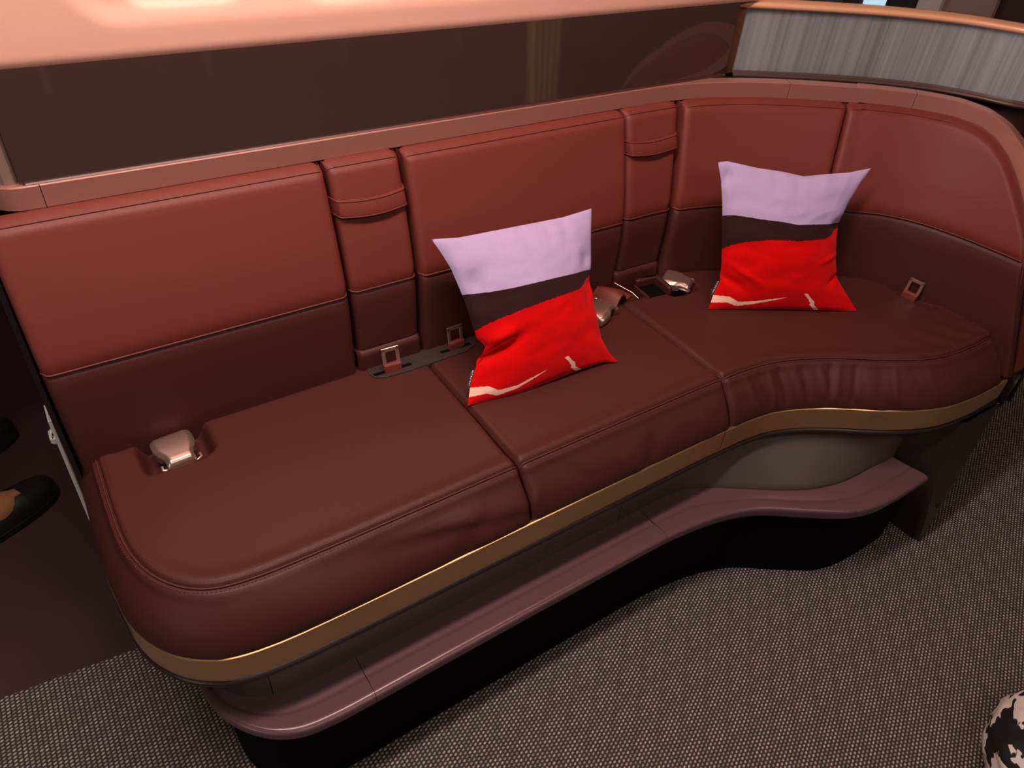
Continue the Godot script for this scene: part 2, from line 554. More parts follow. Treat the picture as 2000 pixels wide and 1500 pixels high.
# one upholstered back element from arc length a0..a1 (bottom) and b0..b1 (top)
func back_sheet(mb: Mb, a0: float, a1: float, b0: float, b1: float, y0: float, y1: float, cap_top: bool, round0: bool, round1: bool, proud := 0.0, seam_top := false, seam_low := false) -> void:
	var ncol := maxi(10, int((maxf(a1 - a0, b1 - b0)) / .005))
	var us := []
	for k in [0.0, .0006, .0016, .003, .005, .008, .012, .018, .026]: us.append(k)
	var wid := maxf(a1 - a0, b1 - b0)
	var m := int(wid / .006)
	for k in m + 1: us.append(.03 + (wid - .06) * k / m)
	for k in [.026, .018, .012, .008, .005, .003, .0016, .0006, 0.0]: us.append(wid - k)
	var nrow := maxi(6, int((y1 - y0) / .012))
	var rows := []
	var r := .014
	for j in nrow + 1:
		var row := []
		for u in us:
			var f: float = u / wid
			var s0 := lerpf(a0, a1, f); var s1 := lerpf(b0, b1, f)
			var pm := back_at(lerpf(s0, s1, .6))
			var yt := minf(y1, top_y(pm))
			var lo := minf(y0, yt - .002)
			var y := lerpf(lo, yt, float(j) / nrow)
			var s := lerpf(s0, s1, clampf((y - .48) / .36, 0, 1))
			var d := -proud
			if round0 and u < r: d += r * (1 - sqrt(maxf(0, 1 - pow(1 - u / r, 2))))
			if round1 and wid - u < r: d += r * (1 - sqrt(maxf(0, 1 - pow(1 - (wid - u) / r, 2))))
			if seam_top and y1 - y < .01: d += .003 * (1 - (y1 - y) / .01)
			if seam_low and y - y0 < .01: d += .003 * (1 - (y - y0) / .01)
			var tucked := top_y(pm) - y
			if cap_top or y1 > top_y(pm):
				if tucked < .012: d += .012 * (1 - sqrt(maxf(0, 1 - pow(1 - tucked / .012, 2))))
			row.append(back_point(s, y, d))
		rows.append(row)
	# turn over the upper edge where this sheet reaches the top
	for e in [[.018, .0012], [.024, .002], [.030, .001], [.034, -.004], [.036, -.02]]:
		var row := []
		for u in us:
			var f: float = u / wid
			var s0 := lerpf(a0, a1, f); var s1 := lerpf(b0, b1, f)
			var pm := back_at(lerpf(s0, s1, .6))
			var yt := top_y(pm)
			if y1 < yt - .001:
				row.append(back_point(lerpf(s0, s1, clampf((y1 - .48) / .36, 0, 1)), y1 + .0005, e[0]))
			else:
				var d := 0.0
				if round0 and u < r: d += .7 * r * (1 - sqrt(maxf(0, 1 - pow(1 - u / r, 2))))
				if round1 and wid - u < r: d += .7 * r * (1 - sqrt(maxf(0, 1 - pow(1 - (wid - u) / r, 2))))
				row.append(back_point(lerpf(s0, s1, clampf((yt - .48) / .36, 0, 1)), yt + e[1] - d, e[0] - proud * .5))
		rows.append(row)
	mb.grid(rows)
	for side in [0, us.size() - 1]:
		var c0 := []; var c1 := []
		for j in nrow + 1:
			var p: Vector3 = rows[j][side]
			c0.append(p)
			var s := lerpf(a0 if side == 0 else a1, b0 if side == 0 else b1, clampf((p.y - .48) / .36, 0, 1))
			c1.append(back_point(s, p.y - .004, .075))
		mb.grid([c0, c1])

func back_cushion(parent: Node3D, called: String, a0: float, a1: float, b0: float, b1: float, y0 := .40, proud := 0.0) -> Node3D:
	var up := Mb.new(); var lo := Mb.new()
	back_sheet(up, a0, a1, b0, b1, .640, .95, true, true, true, proud, false, true)
	back_sheet(lo, a0, a1, b0, b1, y0, .640, false, true, true, proud, true, false)
	var c := Node3D.new(); c.name = called; parent.add_child(c, true)
	obj("upper_panel", up, M.leather, c, "red-brown leather")
	obj("lower_panel", lo, M.leather_dark, c, "dark oxblood leather")
	# raised seam cord between the two tones and the welt along the upper edge
	var pts := []; var top := []
	for k in 81:
		var f := k / 80.0
		var s := lerpf(lerpf(a0, a1, f), lerpf(b0, b1, f), .44)
		var e := minf(f, 1 - f) * (a1 - a0)
		var d := .014 * (1 - sqrt(maxf(0, 1 - pow(1 - minf(e / .014, 1), 2))))
		if top_y(back_at(s)) > .645: pts.append(back_point(s, .6405, d - proud - .0004))
		var st := lerpf(b0, b1, f)
		var yt := top_y(back_at(st))
		if yt > .6: top.append(back_point(st, yt - .0045 - d * .5, .0035 + d * .6 - proud))
	var wb := Mb.new(); wb.tube(pts, .0015, 6)
	obj("seam_cord", wb, M.piping, c)
	var w2 := Mb.new(); w2.tube(top, .001, 6)
	obj("welt", w2, M.piping, c)
	return c

func sofa() -> void:
	seam = crv(SEAM, .004)
	back = crv(BACK, .004)
	var t := thing("sofa", "long red-brown leather sofa curving round into a wing at its right end", "sofa")
	# --- seat cushions
	var sp1 := crv([[.05, -1.04], [.3, -1.04], [.517, -1.04]], .004)
	var sp2 := crv([[.519, -1.04], [.75, -1.04], [.988, -1.04]], .004)
	var sp3 := crv([[.99, -1.04], [1.14, -1.03], [1.28, -.985], [1.42, -.905], [1.55, -.815], [1.61, -.755], [1.64, -.68], [1.65, -.58], [1.652, -.49]], .004)
	seat_cushion(t, -9, .517, sp1, [[.44, .12, .08, .006, .1, .85], [.48, .55, .06, -.006, .3, .95], [.58, .45, .07, .006, .2, .95], [.74, .06, .035, .004, .2, .9], [.82, -.10, .025, -.003, .3, .9]], 0)
	seat_cushion(t, .518, .988, sp2, [[.03, .16, .012, -.003, .15, .6], [.05, -.08, .01, .003, .4, .9], [.16, .08, .02, .003, .4, .95], [.3, -.06, .02, -.003, .3, .95], [.37, .05, .012, .003, .4, .95], [.44, .04, .012, -.003, .3, .9]], 1)
	var puck := []
	for k in 15:
		puck.append([.05 + k * .029 + rng.randf_range(-.006, .006), rng.randf_range(-.01, .05), rng.randf_range(.005, .010), rng.randf_range(.002, .0045) * (1 if k % 2 == 0 else -1) * (1.0 if k < 10 else .5), .1, .75])
	for k in 7:
		puck.append([.12 + k * .035, .12, .012, -.004 if k % 2 else .002, .72, .9])
	seat_cushion(t, .989, 1.63, sp3, puck, 2)
	# --- backrest
	var S := func(x: float) -> float: return s_at_x(x)
	back_cushion(t, "back_cushion", S.call(-.070), S.call(.391), S.call(-.074), S.call(.396))
	back_cushion(t, "back_cushion", S.call(.527), S.call(.998), S.call(.541), S.call(1.037))
	back_cushion(t, "back_cushion", S.call(1.136), S.call(1.452), S.call(1.180), S.call(1.474))
	back_cushion(t, "back_cushion", S.call(1.455), .004 * (back.size() - 3), S.call(1.477), .004 * (back.size() - 3))
	for cn in [[.398, .521, .404, .533], [1.005, 1.128, 1.046, 1.168]]:
		var a0: float = S.call(cn[0]); var a1: float = S.call(cn[1]); var b0: float = S.call(cn[2]); var b1: float = S.call(cn[3])
		var pad := back_cushion(t, "console_pad", a0, a1, b0, b1, .526, -.006)
		# leather loop round the pad
		var rows := []
		for e in [[.7655, .004], [.7660, -.002], [.768, -.0035], [.778, -.004], [.788, -.0035], [.790, -.002], [.7905, .004]]:
			var row := []
			for k in 41:
				var f := k / 40.0
				var s := lerpf(lerpf(a0, b0, .8) - .004, lerpf(a1, b1, .8) + .004, f)
				var edge := minf(f, 1 - f) * 40.0
				var dd := .030 * pow(maxf(0, 1 - edge / 3.0), 2)
				row.append(back_point(s, e[0] - .004 * sin(f * PI), e[1] + .004 + dd - .006 * sin(f * PI)))
			rows.append(row)
		var sm := Mb.new(); sm.grid(rows)
		for q in [0, 6]:
			var cord := []
			for k in 41: cord.append(rows[1 if q == 0 else 5][k] + Vector3(0, 0, .0012))
			sm.tube(cord, .0013, 6)
		obj("strap", sm, M.leather, pad, "narrow leather loop")
		# block under the pad
		var bm := Mb.new()
		var br := []
		for e in [[.45, .0], [.512, -.002], [.520, .0], [.5235, .005], [.5245, .012], [.5245, .04]]:
			var row := []
			for k in 31:
				var f := k / 30.0
				var edge := minf(f, 1 - f) * (a1 - a0)
				var d := .008 * (1 - sqrt(maxf(0, 1 - pow(1 - minf(edge / .008, 1), 2))))
				row.append(back_point(lerpf(a0 - .002, a1 + .002, f), e[0] - d * .4, e[1] + d + .001))
			br.append(row)
		bm.grid(br)
		for q in [0, 30]:
			var c0 := []; var c1 := []
			for j in br.size():
				c0.append(br[j][q]); c1.append(br[j][q] + Vector3(0, 0, -.05))
			bm.grid([c0, c1])
		obj("bolster", bm, M.leather_dark, t)
	# dark shell behind the cushions
	var sh := Mb.new(); var srows := []
	var s0i := int(s_at_x(-.078) / .004) + 1
	for e in [[0, .055], [1, .055], [2, .055], [3, .060], [4, .095]]:
		var row := []
		for i in range(s0i, back.size()):
			var yt := top_y(back[i])
			var y := lerpf(.30, yt - .008, e[0] / 3.0) if e[0] < 4 else .3
			row.append(back_point(.004 * i, y, e[1]))
		srows.append(row)
	sh.grid(srows)
	var orow := []; var orow2 := []
	for i in range(s0i, back.size()):
		var yt := top_y(back[i])
		orow.append(back_point(.004 * i, yt + .03, .08)); orow2.append(back_point(.004 * i, .3, .10))
	sh.grid([orow, orow2])
	obj("back_shell", sh, M.shell, t)
	# --- bronze trim capping the backrest, in four lengths
	var path := []; var up := []; var out := []
	for q in [[-.056, -1.185], [-.0555, -1.17], [-.053, -1.15], [-.047, -1.137], [-.037, -1.127], [-.024, -1.1205]]:
		path.append(Vector3(q[0], .840, q[1])); up.append(Vector3.UP)
	var k0 := path.size()
	for i in range(int(s_at_x(-.008) / .004), back.size() - 2):
		var p := back[i]
		if top_y(p) < .58: break
		var y := top_y(p)
		path.append(back_point(.004 * i, y - .001, .035))
		var pa := back_point(.004 * (i - 1), top_y(back[i - 1]), .035); var pb := back_point(.004 * (i + 1), top_y(back[i + 1]), .035)
		var dir := (pb - pa).normalized()
		var nn := nrm(back, i)
		var face := Vector3(nn.x, 0, nn.y)
		up.append(face.cross(dir).normalized() * -1.0 if face.cross(dir).y < 0 else face.cross(dir).normalized())
	for i in path.size():
		var a: Vector3 = path[maxi(i - 1, 0)]; var b: Vector3 = path[mini(i + 1, path.size() - 1)]
		var d := (b - a).normalized()
		out.append(d.cross(up[i]).normalized())
	var cuts := [0, -1, -1, path.size()]
	for i in path.size():
		if path[i].x > .006 and cuts[1] < 0 and i > k0: cuts[1] = i
		if path[i].x > 1.45 and cuts[2] < 0: cuts[2] = i
	cuts.insert(3, 0)
	for i in path.size():
		if path[i].x > 1.668: cuts[3] = i; break
	for c in 4:
		var tm := Mb.new(); var rr := []
		for e in [[0.0, -.03], [0.0, .0], [.001, .0012], [.0315, .000], [.033, -.002], [.033, -.03]]:
			var row := []
			for i in range(cuts[c], mini(cuts[c + 1] + 1, path.size())):
				var pp: Vector3 = path[i] + up[i] * e[0] + out[i] * e[1]
				if i == cuts[c] and c > 0: pp += (path[mini(i + 1, path.size() - 1)] - path[i]).normalized() * .001
				row.append(pp)
			rr.append(row)
		for j in rr.size() - 1: tm.grid([rr[j], rr[j + 1]])
		for q in [0, rr[0].size() - 1]:
			tm.fan([rr[0][q], rr[1][q], rr[3][q], rr[5][q]])
		obj("back_trim", tm, M.bronze, t, "satin bronze cap along the backrest")
	# dark side of the left end
	var em := Mb.new()
	var ec := []
	for y in [.30, .5, .62, .72, .80, .838]: ec.append([y, -1.0 - lean(y, Vector2(0, -1))])
	for side in [[-.085, -.076]]:
		var f0 := []; var f1 := []; var b0 := []; var b1 := []
		for q in ec:
			f0.append(Vector3(side[0], q[0], q[1] - .045)); f1.append(Vector3(side[1], q[0], q[1] - .018))
			b0.append(Vector3(side[0], q[0], -1.16)); b1.append(Vector3(side[1], q[0], -1.16))
		em.grid([f0, f1]); em.grid([f0, b0]); em.grid([b0, b1]); em.grid([f1, b1])
		em.grid([[f0[-1], f1[-1]], [b0[-1], b1[-1]]]); em.grid([[f0[0], f1[0]], [b0[0], b1[0]]])
	obj("end_panel", em, M.shell, t)
	# --- brass band, dark lip under it and the seat pan
	var bnd := PackedVector2Array()
	for i in seam.size(): bnd.append(seam[i] + nrm(seam, i) * band_off(seam[i]))
	bnd.append(Vector2(1.655, -.405))
	var cutx := .966
	var ci := 0
	for i in bnd.size():
		if bnd[i].x > cutx and bnd[i].y > -.65: ci = i; break
	for seg in [[0, ci], [ci, bnd.size() - 1]]:
		var bm := Mb.new(); var lm := Mb.new(); var r1 := []; var r2 := []
		for e in [[-.014, .386], [-.003, .393], [-.001, .3935], [.001, .392], [.0015, .390], [.0015, .342], [.0, .340], [-.02, .340]]:
			var row := []
			for i in range(seg[0], seg[1] + 1):
				var q: Vector2 = bnd[i] + nrm(bnd, i) * e[0]
				if i == seg[0] and seg[0] > 0: q = bnd[i].lerp(bnd[i + 1], .3) + nrm(bnd, i) * e[0]
				row.append(v3(q, e[1]))
			r1.append(row)
		for j in r1.size() - 1: bm.grid([r1[j], r1[j + 1]])
		obj("seat_band", bm, M.brass, t, "polished brass band")
		for e in [[-.006, .341], [-.003, .338], [.003, .336], [.004, .331], [.002, .326], [-.012, .324]]:
			var row := []
			for i in range(seg[0], seg[1] + 1): row.append(v3(bnd[i] + nrm(bnd, i) * e[0], e[1]))
			r2.append(row)
		lm.grid(r2)
		obj("band_lip", lm, M.lip, t)
	var ec2 := Mb.new()
	ec2.box(Transform3D(Basis(), v3(bnd[-1] + Vector2(.001, -.006), .366)), Vector3(.004, .052, .016), .0015)
	obj("band_end_cap", ec2, M.brass, t)
	var poly := PackedVector2Array()
	for i in range(0, bnd.size(), 3): poly.append(bnd[i] - nrm(bnd, i) * .008)
	poly.append(Vector2(1.66, -.41)); poly.append(Vector2(1.68, -.62)); poly.append(Vector2(1.62, -.80)); poly.append(Vector2(1.45, -.93)); poly.append(Vector2(1.2, -1.05)); poly.append(Vector2(-.07, -1.07))
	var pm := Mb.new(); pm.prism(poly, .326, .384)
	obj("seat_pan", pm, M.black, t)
	# --- pedestal
	var sb := crv(STEPB, .006)
	var ped_top := PackedVector2Array()
	for i in sb.size():
		var q := sb[i]
		var best := 0; var bd := 9.0
		for j in bnd.size():
			var d := bnd[j].distance_squared_to(q)
			if d < bd: bd = d; best = j
		var inset := (bnd[best] - q).dot(nrm(bnd, best))
		ped_top.append(q if inset > .028 else q - nrm(bnd, best) * (.028 - inset))
	var cut := 0
	for i in sb.size():
		if sb[i].x > .757 and sb[i].y > -.66: cut = i; break
	var cut0 := 0
	for i in sb.size():
		if sb[i].x > .068: cut0 = i; break
	for seg in [[0, cut0], [cut0, cut], [cut, sb.size() - 1]]:
		var pd := Mb.new(); var rr := []
		for e in [[.0, .10], [.0, .222], [.12, .235], [.3, .255], [.55, .28], [.8, .305], [1.0, .327]]:
			var row := []
			for i in range(seg[0], seg[1] + 1):
				var q := sb[i].lerp(ped_top[i], e[0])
				if i == seg[1] and seg[1] < sb.size() - 1: q = sb[i - 1].lerp(ped_top[i - 1], e[0]).lerp(q, .8)
				row.append(v3(q, e[1]))
			rr.append(row)
		pd.grid(rr)
		obj("pedestal_panel", pd, M.pedestal, t, "satin grey-brown metal")
	var core := PackedVector2Array()
	for i in range(0, sb.size(), 2): core.append(sb[i].lerp(ped_top[i], 1.0) - nrm(sb, i) * .012)
	core.append(Vector2(1.40, -.95)); core.append(Vector2(.03, -.95))
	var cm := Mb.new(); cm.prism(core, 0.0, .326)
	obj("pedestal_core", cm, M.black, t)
	# --- footrest step in three lengths
	var sf := crv(STEPF, .005)
	var j0 := 0; var j1 := 0
	for i in sf.size():
		if j0 == 0 and sf[i].x > .197: j0 = i
		if j1 == 0 and sf[i].x > .812: j1 = i
	var prof := [[1.0, .2255], [.9, .2255], [.72, .2252], [.6, .2247], [.545, .2243], [.51, .2240], [.475, .2246], [.43, .2264], [.38, .2276], [.25, .2286], [.12, .2292], [.075, .2290], [.045, .2283], [.015, .2274]]
	for seg in [[0, j0], [j0, j1], [j1, sf.size() - 1]]:
		var sm := Mb.new(); var rr := []
		for e in prof:
			var row := []
			for i in range(seg[0], seg[1] + 1):
				var q := sf[i]
				var bk := nearest_back(sb, q, float(i) / (sf.size() - 1))
				if i == seg[0] and seg[0] > 0: q = q.lerp(sf[i + 1], .15); bk = bk.lerp(nearest_back(sb, sf[i + 1], float(i + 1) / (sf.size() - 1)), .15)
				row.append(v3(q.lerp(bk, e[0]), e[1]))
			rr.append(row)
		for e in [[.0012, .2263], [.0024, .2245], [.003, .222], [.003, .217], [.001, .207], [-.003, .198], [-.010, .193], [-.03, .192]]:
			var row := []
			for i in range(seg[0], seg[1] + 1):
				var q: Vector2 = sf[i] + nrm(sf, i) * e[0]
				if i == seg[0] and seg[0] > 0: q = q.lerp(sf[i + 1] + nrm(sf, i + 1) * e[0], .15)
				row.append(v3(q, e[1]))
			rr.append(row)
		sm.grid(rr)
		for q in [0, rr[0].size() - 1]:
			var capp := []
			for j in rr.size(): capp.append(rr[j][q])
			capp.append(Vector3(rr[0][q].x, .192, rr[0][q].z))
			sm.fan(capp)
		obj("footrest_step", sm, M.step, t, "mauve-brown moulded footrest")
	# toe kick below the step
	var tk := Mb.new(); var trr := []
	for e in [[-.012, .1935], [-.020, .17], [-.022, .0]]:
		var row := []
		for i in sf.size(): row.append(v3(sf[i] + nrm(sf, i) * e[0], e[1]))
		trr.append(row)
	tk.grid(trr)
	var under := []; var under2 := []
	for i in sf.size():
		under.append(v3(sf[i] - nrm(sf, i) * .006, .1925)); under2.append(v3(sf[i] - nrm(sf, i) * .05, .1925))
	tk.grid([under, under2])
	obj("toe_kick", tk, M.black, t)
	# leg fin under the right end
	var lf := Mb.new()
	var lv := [[.326, [[1.405, -.475], [1.534, -.398], [1.668, -.396], [1.66, -.62], [1.45, -.64]]],
		[.228, [[1.424, -.470], [1.452, -.372], [1.60, -.374], [1.60, -.60], [1.45, -.62]]],
		[.1, [[1.46, -.45], [1.476, -.354], [1.547, -.354], [1.55, -.58], [1.47, -.6]]],
		[.0, [[1.492, -.430], [1.499, -.343], [1.506, -.343], [1.51, -.56], [1.492, -.58]]]]
	for k in 5:
		var rws := []
		for l in lv:
			var a: Array = l[1][k]; var b: Array = l[1][(k + 1) % 5]
			rws.append([Vector3(a[0], l[0], a[1]), Vector3(b[0], l[0], b[1])])
		lf.grid(rws)
	obj("leg", lf, M.leg, t, "dark bronze fin-shaped leg")
	for q in [Vector3(1.572, .205, -.3665), Vector3(1.522, .105, -.353)]:
		var sc := Mb.new()
		var ring := []
		for k in 9: ring.append(q + Vector3(cos(TAU * k / 8), sin(TAU * k / 8), .15) * .0045)
		sc.tube(ring, .0012, 6, false)
		obj("screw", sc, M.lip, t)
	# plate with belt slots between the first two seats, and belt pocket
	var pl := Mb.new()
	var pp := PackedVector2Array([Vector2(.410, -1.005), Vector2(.405, -.985), Vector2(.412, -.970), Vector2(.43, -.963), Vector2(.48, -.960), Vector2(.60, -.962), Vector2(.625, -.972), Vector2(.632, -.985), Vector2(.63, -1.005)])
	pl.prism(pp, .470, .4862)
	var plate := obj("belt_plate", pl, M.plate, t, "dark grey-brown plate with belt slots")
	for q in [[.450, -.978, .075], [.585, -.980, .065]]:
		var sl := Mb.new()
		sl.box(Transform3D(Basis(Vector3.UP, -.02), Vector3(q[0], .4862, q[1])), Vector3(q[2], .0016, .008), .0006)
		obj("slot", sl, M.black, plate)

func nearest_back(sb: PackedVector2Array, q: Vector2, _f: float) -> Vector2:
	var best := sb[0]; var bd := 9.0
	for i in sb.size() - 1:
		var c := Geometry2D.get_closest_point_to_segment(q, sb[i], sb[i + 1])
		var d := c.distance_squared_to(q)
		if d < bd: bd = d; best = c
	return best

# ---------------------------------------------------------------- seat belts
func buckle(at: Vector3, turn: float, tilt: float, label: String) -> Node3D:
	var t := thing("belt_buckle", label, "seat belt", "chrome seat belt buckles on the sofa")
	t.transform = Transform3D((Basis(Vector3.UP, turn) * Basis(Vector3.RIGHT, tilt)).scaled(Vector3.ONE * 1.12), at)
	# body frame
	var b := Mb.new(); b.box(Transform3D(Basis(), Vector3(0, .006, 0)), Vector3(.044, .012, .052), .003)
	obj("body", b, mat(60, 52, 50, .3, .8), t)
	# lift lid: wide at the back, narrowed shoulders, rolled front lip
	var lid := Mb.new(); var rows := []
	for e in [[-.031, .024, .010], [-.030, .0265, .016], [-.026, .028, .0195], [-.016, .0285, .0215], [-.004, .028, .0225], [.004, .0255, .0225], [.010, .0215, .022], [.016, .0195, .0215], [.022, .0192, .0208], [.026, .0192, .0188], [.029, .0190, .0145], [.030, .0188, .008]]:
		var row := []
		for k in 13:
			var f := k / 6.0 - 1.0
			var edge := pow(absf(f), 10)
			row.append(Vector3(e[1] * f, e[2] - .006 * edge * (.4 + .6 * clampf(e[2] / .02, 0, 1)), e[0]))
		rows.append(row)
	lid.grid(rows)
	for q in [0, 12]:
		var c0 := []; var c1 := []
		for j in rows.size(): c0.append(rows[j][q]); c1.append(Vector3(rows[j][q].x, .004, rows[j][q].z))
		lid.grid([c0, c1])
	var l0 := []; for p in rows[0]: l0.append(Vector3(p.x, .003, p.z))
	lid.grid([rows[0], l0])
	obj("lid", lid, M.chrome, t)
	for s in [1.0, -1.0]:
		var pin := Mb.new()
		pin.tube([Vector3(.026 * s, .012, .021), Vector3(.026 * s, .012, .028), Vector3(.019 * s, .011, .031)], .0024, 8)
		obj("hinge_wire", pin, M.chrome, t)
	return t

func tongue(at: Vector3, bas: Basis, label: String) -> void:
	var t := thing("belt_tongue", label, "seat belt", "metal seat belt tongues standing at the back of the seat")
	t.transform = Transform3D(bas, at)
	var f := Mb.new()
	# open frame standing up: outer 34 x 40 mm, window 21 x 24 mm
	f.box(Transform3D(Basis(), Vector3(-.0135, .020, 0)), Vector3(.007, .040, .0028), .0009)
	f.box(Transform3D(Basis(), Vector3(.0135, .020, 0)), Vector3(.007, .040, .0028), .0009)
	f.box(Transform3D(Basis(), Vector3(0, .0365, 0)), Vector3(.034, .008, .0028), .0009)
	f.box(Transform3D(Basis(), Vector3(0, .005, 0)), Vector3(.034, .008, .0028), .0009)
	obj("frame", f, M.chrome, t)
	var w := Mb.new()
	var rows := []
	for k in 9:
		var a := PI * k / 8.0
		rows.append([Vector3(-.016, .004 + .006 * sin(a), .006 * cos(a)), Vector3(0, .005 + .0062 * sin(a), .0063 * cos(a)), Vector3(.016, .004 + .006 * sin(a), .006 * cos(a))])
	rows.push_front([Vector3(-.016, -.014, .004), Vector3(0, -.014, .004), Vector3(.016, -.014, .004)])
	rows.append([Vector3(-.016, -.014, -.004), Vector3(0, -.014, -.004), Vector3(.016, -.014, -.004)])
	w.grid(rows)
	for q in [0, 2]:
		var cap := []
		for r in rows: cap.append(r[q])
		w.fan(cap, q == 0)
	obj("webbing", w, M.leather, t, "red-brown webbing loop")

func belts() -> void:
	buckle(Vector3(.061, .468, -.962), .06, .10, "chrome seat belt buckle in the pocket at the left end of the seat")
	buckle(Vector3(1.150, .478, -.955), .55, .05, "chrome seat belt buckle on the right seat beside the right pillow")
	var b := buckle(Vector3(.905, .486, -.938), 1.9, -.06, "chrome seat belt buckle poking out from behind the middle pillow")
	# leather sleeve of the middle belt
	var sl := Mb.new(); var rows := []
	for k in 14:
		var f := k / 13.0
		var c := Vector3(.938, .490, -.962).lerp(Vector3(1.012, .484, -.992), f) + Vector3(0, .024 * sin(minf(f * 1.5, 1) * PI), 0)
		var side := Vector3(.45, 0, .9).normalized() * .030
		rows.append([c - side, c - side * .5 + Vector3(0, .004, 0), c + Vector3(0, .0055, 0), c + side * .5 + Vector3(0, .004, 0), c + side])
	sl.grid(rows)
	var low := []
	for r in rows:
		var l2 := []
		for p in r: l2.append(p - Vector3(0, .004, 0))
		low.append(l2)
	sl.grid(low)
	for q in [0, 4]:
		var c0 := []; var c1 := []
		for j in rows.size(): c0.append(rows[j][q]); c1.append(low[j][q])
		sl.grid([c0, c1])
	sl.grid([rows[0], low[0]]); sl.grid([rows[-1], low[-1]])
	var so := obj("belt_sleeve", sl, M.leather)
	tag(so, "red-brown leather belt sleeve curling over the seat right of the middle pillow", "seat belt")
	# black mouthed pocket
	var p := thing("belt_pocket", "small dark leather belt pocket with a black mouth beside the right buckle", "pocket")
	var pm := Mb.new()
	var tr := Transform3D(Basis(Vector3.UP, -.12), Vector3(1.083, .488, -.962))
	for s in [[Vector3(.027, .0, .0), Vector3(.012, .03, .06)], [Vector3(0, .0, -.026), Vector3(.06, .03, .01)], [Vector3(-.03, -.008, .0), Vector3(.006, .018, .06)], [Vector3(0, -.011, .0), Vector3(.06, .008, .058)]]:
		pm.box(tr * Transform3D(Basis(), s[0]), s[1], .004)
	obj("cover", pm, M.leather_dark, p)
	var im := Mb.new(); im.box(tr * Transform3D(Basis(), Vector3(-.004, -.0055, .002)), Vector3(.05, .004, .05), .001)
	obj("mouth", im, M.black, p)
	var rail := Mb.new(); rail.tube([Vector3(1.0, .505, -1.0), Vector3(1.022, .494, -.962), Vector3(1.026, .488, -.945)], .0013, 6)
	obj("edge_wire", rail, M.chrome, p)
	var tb := Basis(Vector3.UP, -.05) * Basis(Vector3.RIGHT, -.25)
	tongue(Vector3(.449, .492, -.977), tb, "metal belt tongue standing between the left seat and the middle seat")
	tongue(Vector3(.587, .492, -.982), Basis(Vector3.UP, .05) * Basis(Vector3.RIGHT, -.2), "metal belt tongue in shadow just left of the middle pillow")
	tongue(Vector3(1.604, .485, -.655), Basis(Vector3.UP, -1.45) * Basis(Vector3.RIGHT, -.25), "metal belt tongue against the wing at the right end")

# ---------------------------------------------------------------- pillows
func print_color(u: float, v: float, wob: float) -> Color:
	var lilac := Color(.715, .645, .81); var brown := Color(.20, .118, .124); var red := Color(.81, .035, .04); var cream := Color(.97, .78, .70)
	if v < .352 + .025 * u: return lilac
	var b := lut(u, [[0, .575], [.04, .56], [.09, .54], [.2, .515], [.32, .498], [.5, .487], [.7, .483], [.83, .478], [.9, .455], [.95, .425], [1, .41]])
	if v < b + .005 * wob: return brown
	# torn cream strokes
	var c := lut(u, [[0, .925], [.1, .928], [.17, .958], [.27, .948], [.4, .925], [.5, .905]])
	var h := lut(u, [[0, .026], [.1, .022], [.17, .016], [.3, .009], [.42, .006], [.5, .001]])
	if u < .5 and absf(v - c) < h + .003 * wob: return cream
	var cu := lut(v, [[.875, .645], [.90, .662], [.935, .688], [.96, .684], [.985, .705], [1, .725]])
	if v > .878 and absf(u - cu) < .017 + .009 * wob: return cream
	if v > .873 and v < .884 and u > .632 and u < .66: return cream
	return red

